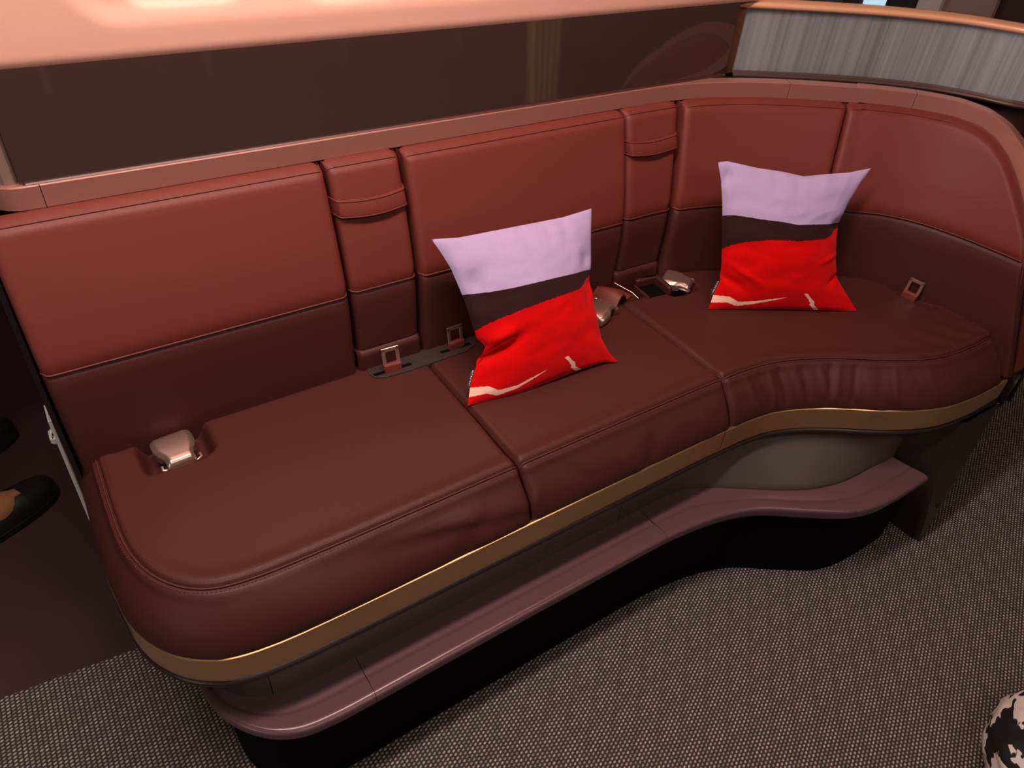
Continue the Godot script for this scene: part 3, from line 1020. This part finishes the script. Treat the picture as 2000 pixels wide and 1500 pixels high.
func pillow(called_label: String, bl: Vector3, br: Vector3, tr: Vector3, tl: Vector3, front: Vector3, bows: Dictionary, seed_: int, m: Material) -> void:
	var t := thing("throw_pillow", called_label, "pillow", "printed square throw pillows on the sofa")
	var N := 72
	var nz := FastNoiseLite.new(); nz.seed = seed_; nz.frequency = 1.6; nz.fractal_octaves = 3
	var mb := Mb.new()
	var ctr := (bl + br + tr + tl) / 4
	for side in [1.0, -1.0]:
		var rows := []; var uvs := []
		for j in N + 1:
			var row := []; var ur := []
			var v := j / float(N)
			for i in N + 1:
				var u := i / float(N)
				var p := tl.lerp(tr, u).lerp(bl.lerp(br, u), v)
				# pulled-in edges between the corners
				var rx := ((tr - tl).normalized() + (br - bl).normalized()).normalized(); var ry := ((bl - tl).normalized() + (br - tr).normalized()).normalized()
				var ku := 4 * u * (1 - u); var kv := 4 * v * (1 - v)
				p += rx * lut(v, bows.left) * pow(1 - u, 1.3)
				p -= rx * lut(v, bows.right) * pow(u, 1.3)
				p += ry * lut(u, bows.top) * pow(1 - v, 1.3)
				p -= ry * lut(u, bows.bottom) * pow(v, 1.3)
				var th := pow(maxf(0, ku), .62) * pow(maxf(0, kv), .62)
				var wr := nz.get_noise_2d(u * 1.6 + side, v * 3.2)
				var gathers := .0022 * sin(u * 46 + 2 * nz.get_noise_2d(u * 3, 9)) * exp(-v * 9.0) + .002 * sin(v * 40 + u * 12) * exp(-u * 8.0) + .002 * sin(v * 34 - u * 10) * exp(-(1 - u) * 8.0)
				var bulge := .043 * th + (.0035 * wr * pow(th, .5) + gathers * pow(th, .35)) * (1.0 if side > 0 else .5)
				if side > 0:
					for f in bows.folds:
						var q := Vector2(u - f[0], v - f[1]).rotated(-f[2])
						bulge += f[5] * exp(-pow(q.x / f[3], 2) - pow(q.y / f[4], 2))
				p += front * bulge * side
				row.append(p); ur.append(Vector2(u, v))
			rows.append(row); uvs.append(ur)
		mb.grid(rows, uvs)
	obj("cover", mb, m, t, "lilac, dark brown and red print with torn cream lines")
	# small woven tag sewn into the left seam near the bottom
	var tg := Mb.new()
	var e0: Vector3 = tl.lerp(bl, .80); var e1: Vector3 = tl.lerp(bl, .90)
	var rx2 := (br - bl).normalized()
	e0 += rx2 * lut(.80, bows.left); e1 += rx2 * lut(.90, bows.left)
	tg.grid([[e0, e1], [e0 - rx2 * .007 - front * .002, e1 - rx2 * .007 - front * .002]])
	tg.grid([[e0 - front * .001, e1 - front * .001], [e0 - rx2 * .007 - front * .003, e1 - rx2 * .007 - front * .003]])
	var tago := obj("tag", tg, mat(40, 28, 30, .8), t, "tiny dark woven tag with pale lettering")
	var mk := Mb.new()
	var dirt := (e1 - e0).normalized()
	for k in 9:
		var c := e0.lerp(e1, (k + .7) / 10.4) - rx2 * (.0035 + .0006 * sin(k * 2.1)) - front * .0008
		mk.box(Transform3D(Basis(dirt, front, rx2), c + front * .0008), Vector3(.0018, .0005, .0028 - .0008 * (k % 3)), .0002)
	obj("lettering", mk, mat(235, 225, 215, .7), tago, "pale woven letters too small to read")

func pillows() -> void:
	var n := 768
	var img := Image.create(n, n, true, Image.FORMAT_RGB8)
	var nz := FastNoiseLite.new(); nz.seed = 4; nz.frequency = .045; nz.fractal_octaves = 3
	var fine := FastNoiseLite.new(); fine.seed = 9; fine.frequency = .4
	for y in n:
		for x in n:
			var c := print_color(x / float(n), y / float(n), nz.get_noise_2d(x, y) * 1.1)
			var k := 1.0 + .05 * fine.get_noise_2d(x * .35, y * 1.5) + .05 * fine.get_noise_2d(x * 1.5, y * .35)
			img.set_pixel(x, y, Color(minf(c.r * k, 1), minf(c.g * k, 1), minf(c.b * k, 1)))
	img.generate_mipmaps()
	var m := mat(255, 255, 255, .85)
	m.albedo_texture = ImageTexture.create_from_image(img)
	m.rim_enabled = true; m.rim = .1; m.metallic_specular = .15
	m.normal_enabled = true; m.normal_texture = noise_normal(.35, 2.0, 31); m.normal_scale = .25
	var b1 := Vector3(.517, .486, -.822); var b2 := Vector3(.838, .486, -.790)
	var t1 := Vector3(.536, .729, -.985); var t2 := Vector3(.870, .724, -.965)
	var f1 := ((t1 - b1).cross(b2 - b1)).normalized() * -1.0
	if f1.z < 0: f1 = -f1
	pillow("lilac, brown and red printed pillow leaning on the middle of the sofa", b1, b2, t2, t1, f1,
		{"left": [[0, 0], [.1, .014], [.19, .024], [.38, .036], [.5, .040], [.62, .044], [.68, .054], [.74, .046], [.80, .028], [.88, .014], [1, 0]], "right": [[0, 0], [.2, .014], [.36, .024], [.44, .034], [.52, .032], [.655, .031], [.82, .029], [.92, .018], [.97, .008], [1, 0]],
		"top": [[0, 0], [.15, .006], [.5, .006], [.8, .006], [1, 0]], "bottom": [[0, 0], [.3, -.006], [.7, .006], [.9, .008], [1, 0]],
		"folds": [[.09, .72, -.35, .16, .022, -.022], [.12, .64, -.3, .14, .03, .012], [.94, .50, .4, .03, .08, -.008], [.1, .3, .5, .05, .10, -.010], [.92, .30, .9, .06, .05, -.007]]}, 3, m)
	b1 = Vector3(1.137, .486, -.841); b2 = Vector3(1.432, .486, -.674)
	t1 = Vector3(1.202, .758, -.965); t2 = Vector3(1.498, .756, -.800)
	f1 = ((t1 - b1).cross(b2 - b1)).normalized() * -1.0
	if f1.z < 0: f1 = -f1
	pillow("lilac, brown and red printed pillow leaning in the right corner of the sofa", b1, b2, t2, t1, f1,
		{"left": [[0, 0], [.12, .010], [.3, .016], [.5, .020], [.7, .022], [.8, .022], [.9, .008], [1, 0]], "right": [[0, 0], [.1, .020], [.25, .045], [.38, .062], [.5, .064], [.65, .060], [.76, .055], [.88, .028], [1, 0]],
		"top": [[0, 0], [.06, -.003], [.25, .008], [.42, .014], [.56, .022], [.7, .016], [.85, .011], [1, 0]], "bottom": [[0, 0], [.5, .002], [1, 0]],
		"folds": [[.08, .8, .5, .10, .018, -.012], [.14, .74, .5, .12, .02, .008], [.92, .78, -.5, .08, .016, -.010], [.9, .62, -.3, .1, .018, .006], [.95, .40, 1.2, .05, .05, -.010], [.04, .1, 0.4, .03, .06, -.008]]}, 8, m)

# ---------------------------------------------------------------- curved partition at the right
func partition() -> void:
	var t := thing("partition", "low curved partition of brushed metal with a copper-coloured top rail", "partition")
	var c := crv([[1.392, -1.146], [1.48, -1.098], [1.59, -1.034], [1.69, -.964], [1.775, -.880], [1.826, -.79], [1.855, -.72], [1.91, -.69], [2.0, -.70], [2.4, -.80]], .01)
	var n := 512
	var img := Image.create(n, 8, true, Image.FORMAT_RGB8)
	var nz := FastNoiseLite.new(); nz.seed = 12; nz.frequency = .06; nz.fractal_octaves = 5; nz.fractal_gain = .75
	for x in n:
		var k := .72 + .20 * nz.get_noise_1d(x * .7) + .06 * rng.randf()
		for y in 8: img.set_pixel(x, y, Color(k * .97, k, minf(k * 1.045, 1)))
	img.generate_mipmaps()
	var bm := mat(255, 255, 255, .38, .55)
	bm.albedo_texture = ImageTexture.create_from_image(img)
	var rows := []; var uvs := []
	for y in [.872, .92, .96, 1.003]:
		var row := []; var ur := []
		for i in c.size():
			row.append(v3(c[i], y)); ur.append(Vector2(i / float(c.size() - 1), y * 4))
		rows.append(row); uvs.append(ur)
	var mb := Mb.new(); mb.grid(rows, uvs)
	var bk := []
	for i in c.size(): bk.append(v3(c[i] - nrm(c, i) * .03, 1.003))
	var bk2 := []
	for p in bk: bk2.append(Vector3(p.x, .3, p.z))
	mb.grid([bk, bk2])
	obj("brushed_panel", mb, bm, t, "grey brushed metal with upright grain")
	# rail
	var rl := Mb.new(); var rr := []
	for e in [[-.034, 1.004], [-.034, 1.014], [-.030, 1.017], [-.012, 1.018], [-.010, 1.0165], [-.004, 1.0165], [.006, 1.0155], [.010, 1.012], [.011, 1.007], [.009, 1.0035], [.004, 1.002]]:
		var row := []
		for i in c.size():
			var q: Vector2 = c[i] + nrm(c, i) * e[0]
			if i == 0: q += (c[0] - c[1]).normalized() * .05
			row.append(v3(q, e[1]))
		rr.append(row)
	rl.grid(rr)
	var cap := []
	for r in rr: cap.append(r[0])
	rl.fan(cap)
	obj("top_rail", rl, M.copper, t, "warm copper-coloured wooden rail")
	var po := Mb.new(); slab(po, 1.354, 1.391, .868, 1.004, -1.17, -1.137, .004)
	obj("post", po, mat(128, 92, 70, .3, .6), t, "bronze corner post")
	# foot bead and the burgundy skirt down to the floor
	var fb := Mb.new(); var fr := []
	for e in [[.004, .876], [.014, .874], [.020, .870], [.020, .864], [.004, .858]]:
		var row := []
		for i in c.size(): row.append(v3(c[i] + nrm(c, i) * e[0], e[1]))
		fr.append(row)
	fb.grid(fr)
	obj("lower_bead", fb, mat(82, 62, 56, .4, .3), t)
	var sk := Mb.new(); var a := []; var b := []
	for i in c.size(): a.append(v3(c[i], .872)); b.append(v3(c[i] + nrm(c, i) * -.004, .0))
	sk.grid([a, b])
	obj("skirt", sk, M.burgundy, t, "dark burgundy lower panel")

func beyond() -> void:
	# what shows over the rail: cabinet, screen, seat shells
	var cb := thing("cabinet", "dark slate cabinet just showing over the left part of the rail", "cabinet")
	var mb := Mb.new(); mb.box(Transform3D(Basis(Vector3.UP, -.9), Vector3(1.93, .56, -1.58)), Vector3(.5, 1.12, .12), .01)
	obj("body", mb, mat(62, 66, 74, .4), cb)
	mb = Mb.new(); mb.box(Transform3D(Basis(Vector3.UP, -.9), Vector3(1.93, 1.125, -1.58)), Vector3(.52, .016, .14), .004)
	obj("top", mb, mat(40, 38, 42, .3), cb)
	var sc := thing("screen", "bright bluish screen edge just showing over the rail", "screen")
	var em := mat(200, 225, 235, .4); em.emission_enabled = true; em.emission = Color(.62, .80, .88); em.emission_energy_multiplier = .9
	mb = Mb.new(); mb.box(Transform3D(Basis(Vector3.UP, -.95), Vector3(2.165, .98, -1.33)), Vector3(.06, .30, .012), .003)
	obj("panel", mb, em, sc)
	mb = Mb.new(); mb.box(Transform3D(Basis(Vector3.UP, -.95), Vector3(2.172, .98, -1.34)), Vector3(.08, .32, .012), .003)
	obj("frame", mb, mat(60, 48, 50, .4), sc)
	var st := thing("cabin_seat", "black cabin seat with a pale headrest showing over the rail", "seat")
	mb = Mb.new(); mb.box(Transform3D(Basis(Vector3.UP, -.95), Vector3(2.32, .56, -1.26)), Vector3(.30, 1.12, .12), .03)
	obj("shell", mb, mat(20, 18, 20, .5), st)
	mb = Mb.new(); mb.box(Transform3D(Basis(Vector3.UP, -.95), Vector3(2.235, .96, -1.20)), Vector3(.075, .22, .05), .02)
	obj("headrest", mb, mat(190, 184, 176, .6), st, "pale rounded headrest wing")
	var pn := thing("privacy_screen", "mauve-brown privacy panel beside the black seat over the rail", "panel")
	mb = Mb.new(); mb.box(Transform3D(Basis(Vector3.UP, -.95), Vector3(2.10, .56, -1.03)), Vector3(.12, 1.12, .03), .008)
	obj("panel", mb, mat(120, 98, 94, .5), pn)
	mb = Mb.new(); mb.box(Transform3D(Basis(Vector3.UP, -.95), Vector3(2.10, .03, -1.03)), Vector3(.14, .06, .07), .01)
	obj("foot", mb, M.dark, pn)
	var p2 := thing("seat_shell", "dark burgundy seat shell at the top right corner", "seat")
	mb = Mb.new(); mb.box(Transform3D(Basis(Vector3.UP, -1.1), Vector3(2.70, .6, -1.05)), Vector3(.42, 1.2, .08), .03)
	obj("back", mb, M.burgundy, p2)
	mb = Mb.new(); mb.box(Transform3D(Basis(Vector3.UP, -1.1), Vector3(2.80, .22, -1.10)), Vector3(.40, .44, .16), .03)
	obj("base", mb, M.dark, p2)

# ---------------------------------------------------------------- person beside the wall end
func sdf_mesh(mb: Mb, bones: Array, cell: float, k0: float) -> void:
	var lo := Vector3(9, 9, 9); var hi := -lo
	for b in bones:
		for q in [[b[0], b[2]], [b[1], b[3]]]:
			lo = lo.min(q[0] - Vector3.ONE * (q[1] + .03)); hi = hi.max(q[0] + Vector3.ONE * (q[1] + .03))
	var nx := int((hi.x - lo.x) / cell) + 2; var ny := int((hi.y - lo.y) / cell) + 2; var nz := int((hi.z - lo.z) / cell) + 2
	var fld := PackedFloat32Array(); fld.resize(nx * ny * nz); fld.fill(9.0)
	for b in bones:
		var a: Vector3 = b[0]; var e: Vector3 = b[1]; var r0: float = b[2]; var r1: float = b[3]
		var m := maxf(r0, r1) + .04
		var k: float = b[4] if b.size() > 4 else k0
		var l0 := (a.min(e) - Vector3.ONE * m - lo) / cell; var l1 := (a.max(e) + Vector3.ONE * m - lo) / cell
		var d := e - a; var dd := maxf(d.length_squared(), 1e-9)
		for z in range(maxi(0, int(l0.z)), mini(nz, int(l1.z) + 2)):
			for y in range(maxi(0, int(l0.y)), mini(ny, int(l1.y) + 2)):
				for x in range(maxi(0, int(l0.x)), mini(nx, int(l1.x) + 2)):
					var p := lo + Vector3(x, y, z) * cell
					var h := clampf((p - a).dot(d) / dd, 0, 1)
					var s := p.distance_to(a + d * h) - lerpf(r0, r1, h)
					var id := (z * ny + y) * nx + x
					var f := fld[id]
					if f > 8: fld[id] = s
					else:
						var hh := maxf(k - absf(f - s), 0) / k
						fld[id] = minf(f, s) - hh * hh * k * .25
	var vid := {}
	var b0 := mb.v.size(); var i0 := mb.ix.size()
	var off := [Vector3i(0, 0, 0), Vector3i(1, 0, 0), Vector3i(0, 1, 0), Vector3i(1, 1, 0), Vector3i(0, 0, 1), Vector3i(1, 0, 1), Vector3i(0, 1, 1), Vector3i(1, 1, 1)]
	var edges := [[0, 1], [2, 3], [4, 5], [6, 7], [0, 2], [1, 3], [4, 6], [5, 7], [0, 4], [1, 5], [2, 6], [3, 7]]
	for z in nz - 1:
		for y in ny - 1:
			for x in nx - 1:
				var base := (z * ny + y) * nx + x
				var s0 := fld[base]
				if s0 > cell * 3 or s0 < -cell * 3: continue
				var vals := []
				var neg := 0
				for o in off:
					var q: float = fld[base + (o.z * ny + o.y) * nx + o.x]
					vals.append(q)
					if q < 0: neg += 1
				if neg == 0 or neg == 8: continue
				var acc := Vector3.ZERO; var cnt := 0
				for e in edges:
					var f0: float = vals[e[0]]; var f1: float = vals[e[1]]
					if (f0 < 0) != (f1 < 0):
						acc += Vector3(off[e[0]]).lerp(Vector3(off[e[1]]), f0 / (f0 - f1)); cnt += 1
				vid[base] = mb.v.size()
				mb.v.append(lo + (Vector3(x, y, z) + acc / cnt) * cell); mb.t.append(Vector2.ZERO)
	var st := [1, nx, nx * ny]
	for key in vid:
		var x: int = key % nx; var y: int = (key / nx) % ny; var z: int = key / (nx * ny)
		for ax in 3:
			var f0 := fld[key]; var f1 := fld[key + st[ax]]
			if (f0 < 0) == (f1 < 0): continue
			var u: int = st[(ax + 1) % 3]; var w: int = st[(ax + 2) % 3]
			if not (vid.has(key - u) and vid.has(key - w) and vid.has(key - u - w)): continue
			var q := [vid[key], vid[key - u], vid[key - u - w], vid[key - w]]
			if f0 < 0: mb.ix.append_array([q[0], q[1], q[2], q[0], q[2], q[3]])
			else: mb.ix.append_array([q[0], q[2], q[1], q[0], q[3], q[2]])
	mb.tri_normals(b0, i0)

func person() -> void:
	var t := thing("person", "person in dark clothes and black slip-on shoes standing past the wall end", "person")
	var f := Vector3(.86, 0, -.5).normalized(); var r := Vector3(.5, 0, .86)       # facing, right-hand side
	var toe := [Vector3(-.172, 0, -1.525), Vector3(-.226, 0, -1.785)]
	var bones := []
	var hip := Vector3(-.41, .90, -1.56)
	for s in 2:
		var ank: Vector3 = toe[s] - f * .205 + Vector3(0, .09, 0)
		var knee := ank + Vector3(0, .40, 0) + f * .02
		var hj := hip + r * (.085 if s == 0 else -.085)
		bones.append([ank + Vector3(0, .06, 0), knee, .044, .056, .05]); bones.append([knee, hj, .058, .086, .06])
		bones.append([ank + Vector3(0, .12, 0), ank, .040, .034, .03]); bones.append([ank, ank + f * .08 + Vector3(0, -.045, 0), .036, .032, .02])
		bones.append([ank + f * .08 + Vector3(0, -.045, 0), ank + f * .13 + Vector3(0, -.057, 0), .032, .026, .02]); bones.append([ank, ank - f * .025 + Vector3(0, -.045, 0), .032, .030, .02])
		shoe(t, toe[s], f, r)
	var chest := hip + Vector3(0, .40, 0) - f * .02
	bones.append([hip + r * .07, hip - r * .07, .105, .105, .06]); bones.append([hip + Vector3(0, .05, 0), hip + Vector3(0, .2, 0), .112, .108, .06])
	bones.append([hip + Vector3(0, .2, 0), chest, .108, .120, .06]); bones.append([chest + r * .09, chest - r * .09, .105, .105, .06])
	bones.append([chest + r * .15 + Vector3(0, .07, 0), chest - r * .15 + Vector3(0, .07, 0), .058, .058, .06])
	bones.append([chest + Vector3(0, .1, 0), chest + Vector3(0, .19, 0), .062, .052, .05])
	for s in [1.0, -1.0]:
		var sh: Vector3 = chest + r * .17 * s + Vector3(0, .065, 0)
		var el: Vector3 = sh + Vector3(0, -.27, 0) + r * .05 * s
		var wr: Vector3 = el + Vector3(0, -.23, 0) + f * .07
		bones.append([sh, el, .052, .042, .04]); bones.append([el, wr, .041, .028, .03])
		var pm: Vector3 = wr + Vector3(0, -.075, 0) + f * .015
		bones.append([wr, pm + f * .012, .026, .022, .02]); bones.append([wr, pm - f * .012, .024, .02, .02])
		for q in 4:
			var kn := pm + f * (.036 - .024 * q) + Vector3(0, -.01, 0)
			var mid: Vector3 = kn + Vector3(0, -.035 + .003 * absf(q - 1.3), 0) - r * .006 * s
			bones.append([kn, mid, .0098, .0092, .004]); bones.append([mid, mid + Vector3(0, -.032, 0) - r * .012 * s, .0092, .008, .004])
		bones.append([wr + Vector3(0, -.03, 0) + f * .02, wr + Vector3(0, -.06, 0) + f * .055, .0115, .0100, .006]); bones.append([wr + Vector3(0, -.06, 0) + f * .055, wr + Vector3(0, -.09, 0) + f * .062, .0100, .0085, .004])
	var hd := chest + Vector3(0, .315, 0) + f * .02
	for q in [[chest + Vector3(0, .15, 0), hd + Vector3(0, -.08, 0), .052, .05, .03], [hd + Vector3(0, .03, 0) - f * .015, hd + f * .01, .085, .078, .025], [hd + Vector3(0, -.03, 0) + f * .025, hd + Vector3(0, -.085, 0) + f * .055, .062, .034, .025], [hd + Vector3(0, .005, 0) + f * .088, hd + Vector3(0, -.03, 0) + f * .105, .010, .014, .012], [hd + Vector3(0, -.06, 0) + f * .083 + r * .012, hd + Vector3(0, -.06, 0) + f * .083 - r * .012, .012, .012, .01], [hd + r * .078 + Vector3(0, .005, 0), hd + r * .078 + Vector3(0, -.03, 0), .016, .012, .012], [hd - r * .078 + Vector3(0, .005, 0), hd - r * .078 + Vector3(0, -.03, 0), .016, .012, .012]]:
		bones.append(q)
	var body := Mb.new()
	sdf_mesh(body, bones, .0085, .04)
	var wrist_y := chest.y + .065 - .50
	for p in body.v:
		var lateral := absf((p - hip).dot(r))
		var skin := p.y > chest.y + .17 or p.y < .17 or (p.y < wrist_y + .01 and lateral > .165 and p.y > .67)
		body.c.append(Color(.40, .165, .078) if skin else Color(.016, .010, .014))
	var bm := mat(255, 255, 255, .6); bm.vertex_color_use_as_albedo = true
	obj("body", body, bm, t, "dark clothed figure with bare insteps")
	for s in [1.0, -1.0]:
		var eye := Mb.new()
		var e: Vector3 = hd + r * .032 * s + f * .083 + Vector3(0, .006, 0)
		sdf_mesh(eye, [[e, e + r * .006 * s, .0085, .0085, .004]], .003, .004)
		obj("eye", eye, mat(40, 30, 26, .2), t)
	var hr := Mb.new()
	sdf_mesh(hr, [[hd + Vector3(0, .045, 0) - f * .03, hd + Vector3(0, .06, 0) + f * .02, .088, .07, .03], [hd - f * .05, hd + Vector3(0, -.05, 0) - f * .055, .078, .06, .03]], .008, .03)
	obj("hair", hr, mat(30, 22, 20, .5), t)

func shoe(t: Node3D, toe: Vector3, f: Vector3, r: Vector3) -> void:
	var mb := Mb.new(); var rows := []
	# cross sections from toe to heel: [distance back, half width, top height]
	for e in [[.0, .006, .020], [.003, .018, .030], [.010, .028, .037], [.025, .037, .043], [.05, .043, .049], [.075, .045, .055], [.095, .045, .058], [.12, .044, .056], [.16, .040, .054], [.20, .036, .058], [.235, .032, .064], [.252, .026, .066], [.26, .012, .064]]:
		var row := []
		for k in 17:
			var a := PI * k / 16.0
			var yy: float = e[2] * pow(sin(a), .75)
			row.append(toe - f * e[0] + r * (-cos(a) * e[1]) + Vector3(0, .012 + yy * .92, 0))
		rows.append(row)
	# upper: vamp closed, then an opening left behind it
	mb.grid(rows.slice(0, 6))
	for half in [[0, 6], [10, 17]]:
		var rr := []
		for j in range(5, rows.size()): rr.append(rows[j].slice(half[0], half[1] + 1 if half[1] < 17 else 17))
		mb.grid(rr)
	mb.grid(rows.slice(11, 13))
	var o := obj("shoe", mb, mat(26, 25, 24, .42), t, "black leather slip-on shoe")
	var so := Mb.new(); var poly := PackedVector2Array()
	for s in [1, -1]:
		for q in rows.size():
			var row: Array = rows[q if s == 1 else rows.size() - 1 - q]
			var p: Vector3 = row[0] if s == 1 else row[16]
			poly.append(Vector2(p.x, p.z) + Vector2(r.x, r.z) * (-.002 * s))
	so.prism(poly, .001, .0135)
	obj("sole", so, mat(14, 13, 13, .6), o)

# ---------------------------------------------------------------- patterned bag at the lower right
func bag() -> void:
	var t := thing("fabric_bag", "black and white mottled fabric bag on the carpet in the lower right corner", "bag")
	var n := 256
	var img := Image.create(n, n, true, Image.FORMAT_RGB8)
	var nz := FastNoiseLite.new(); nz.seed = 23; nz.frequency = .012; nz.fractal_octaves = 4; nz.fractal_gain = .55
	for y in n:
		for x in n:
			var k := nz.get_noise_3d(cos(TAU * x / n) * 40, sin(TAU * x / n) * 40, y)
			img.set_pixel(x, y, Color(.86, .83, .80) if k > .03 else (Color(.5, .48, .47) if k > .005 else Color(.035, .035, .04)))
	img.generate_mipmaps()
	var m := mat(255, 255, 255, .75); m.albedo_texture = ImageTexture.create_from_image(img)
	var mb := Mb.new(); var rows := []; var uvs := []
	var wn := FastNoiseLite.new(); wn.seed = 2; wn.frequency = 1.2
	var ctr := Vector3(1.20, 0, .10)
	for j in 33:
		var v := j / 32.0
		var y := .165 * v
		var rr := .155 * pow(sin(PI * (.12 + .80 * v)), .45) * (1.0 - .12 * v)
		if j == 0: rr *= .9
		var row := []; var ur := []
		for i in 65:
			var a := TAU * i / 64.0
			var k := 1.0 + .10 * wn.get_noise_3d(cos(a) * 1.3, v * 2.2, sin(a) * 1.3)
			row.append(ctr + Vector3(cos(a) * rr * k * 1.1, y + .012 * wn.get_noise_2d(cos(a) * 2, sin(a) * 2) * v, sin(a) * rr * k * .8))
			ur.append(Vector2(i / 64.0 * 3, v * 1.4))
		rows.append(row); uvs.append(ur)
	mb.grid(rows, uvs, true)
	var bt := []
	for p in rows[0].slice(0, 64): bt.append(p)
	mb.fan(bt)
	obj("pouch", mb, m, t)
	var rim := Mb.new(); rim.tube(rows[32], .006, 8, false)
	obj("rim", rim, mat(225, 218, 210, .7), t)
	for s in [1.0, -1.0]:
		var h := Mb.new(); var pts := []
		for k in 17:
			var a := PI * k / 16.0
			pts.append(ctr + Vector3(-cos(a) * .055, .155 + .14 * sin(a), .06 * s + .03 * s * sin(a)))
		h.tube(pts, .007, 8)
		obj("handle", h, mat(24, 22, 22, .6), t)
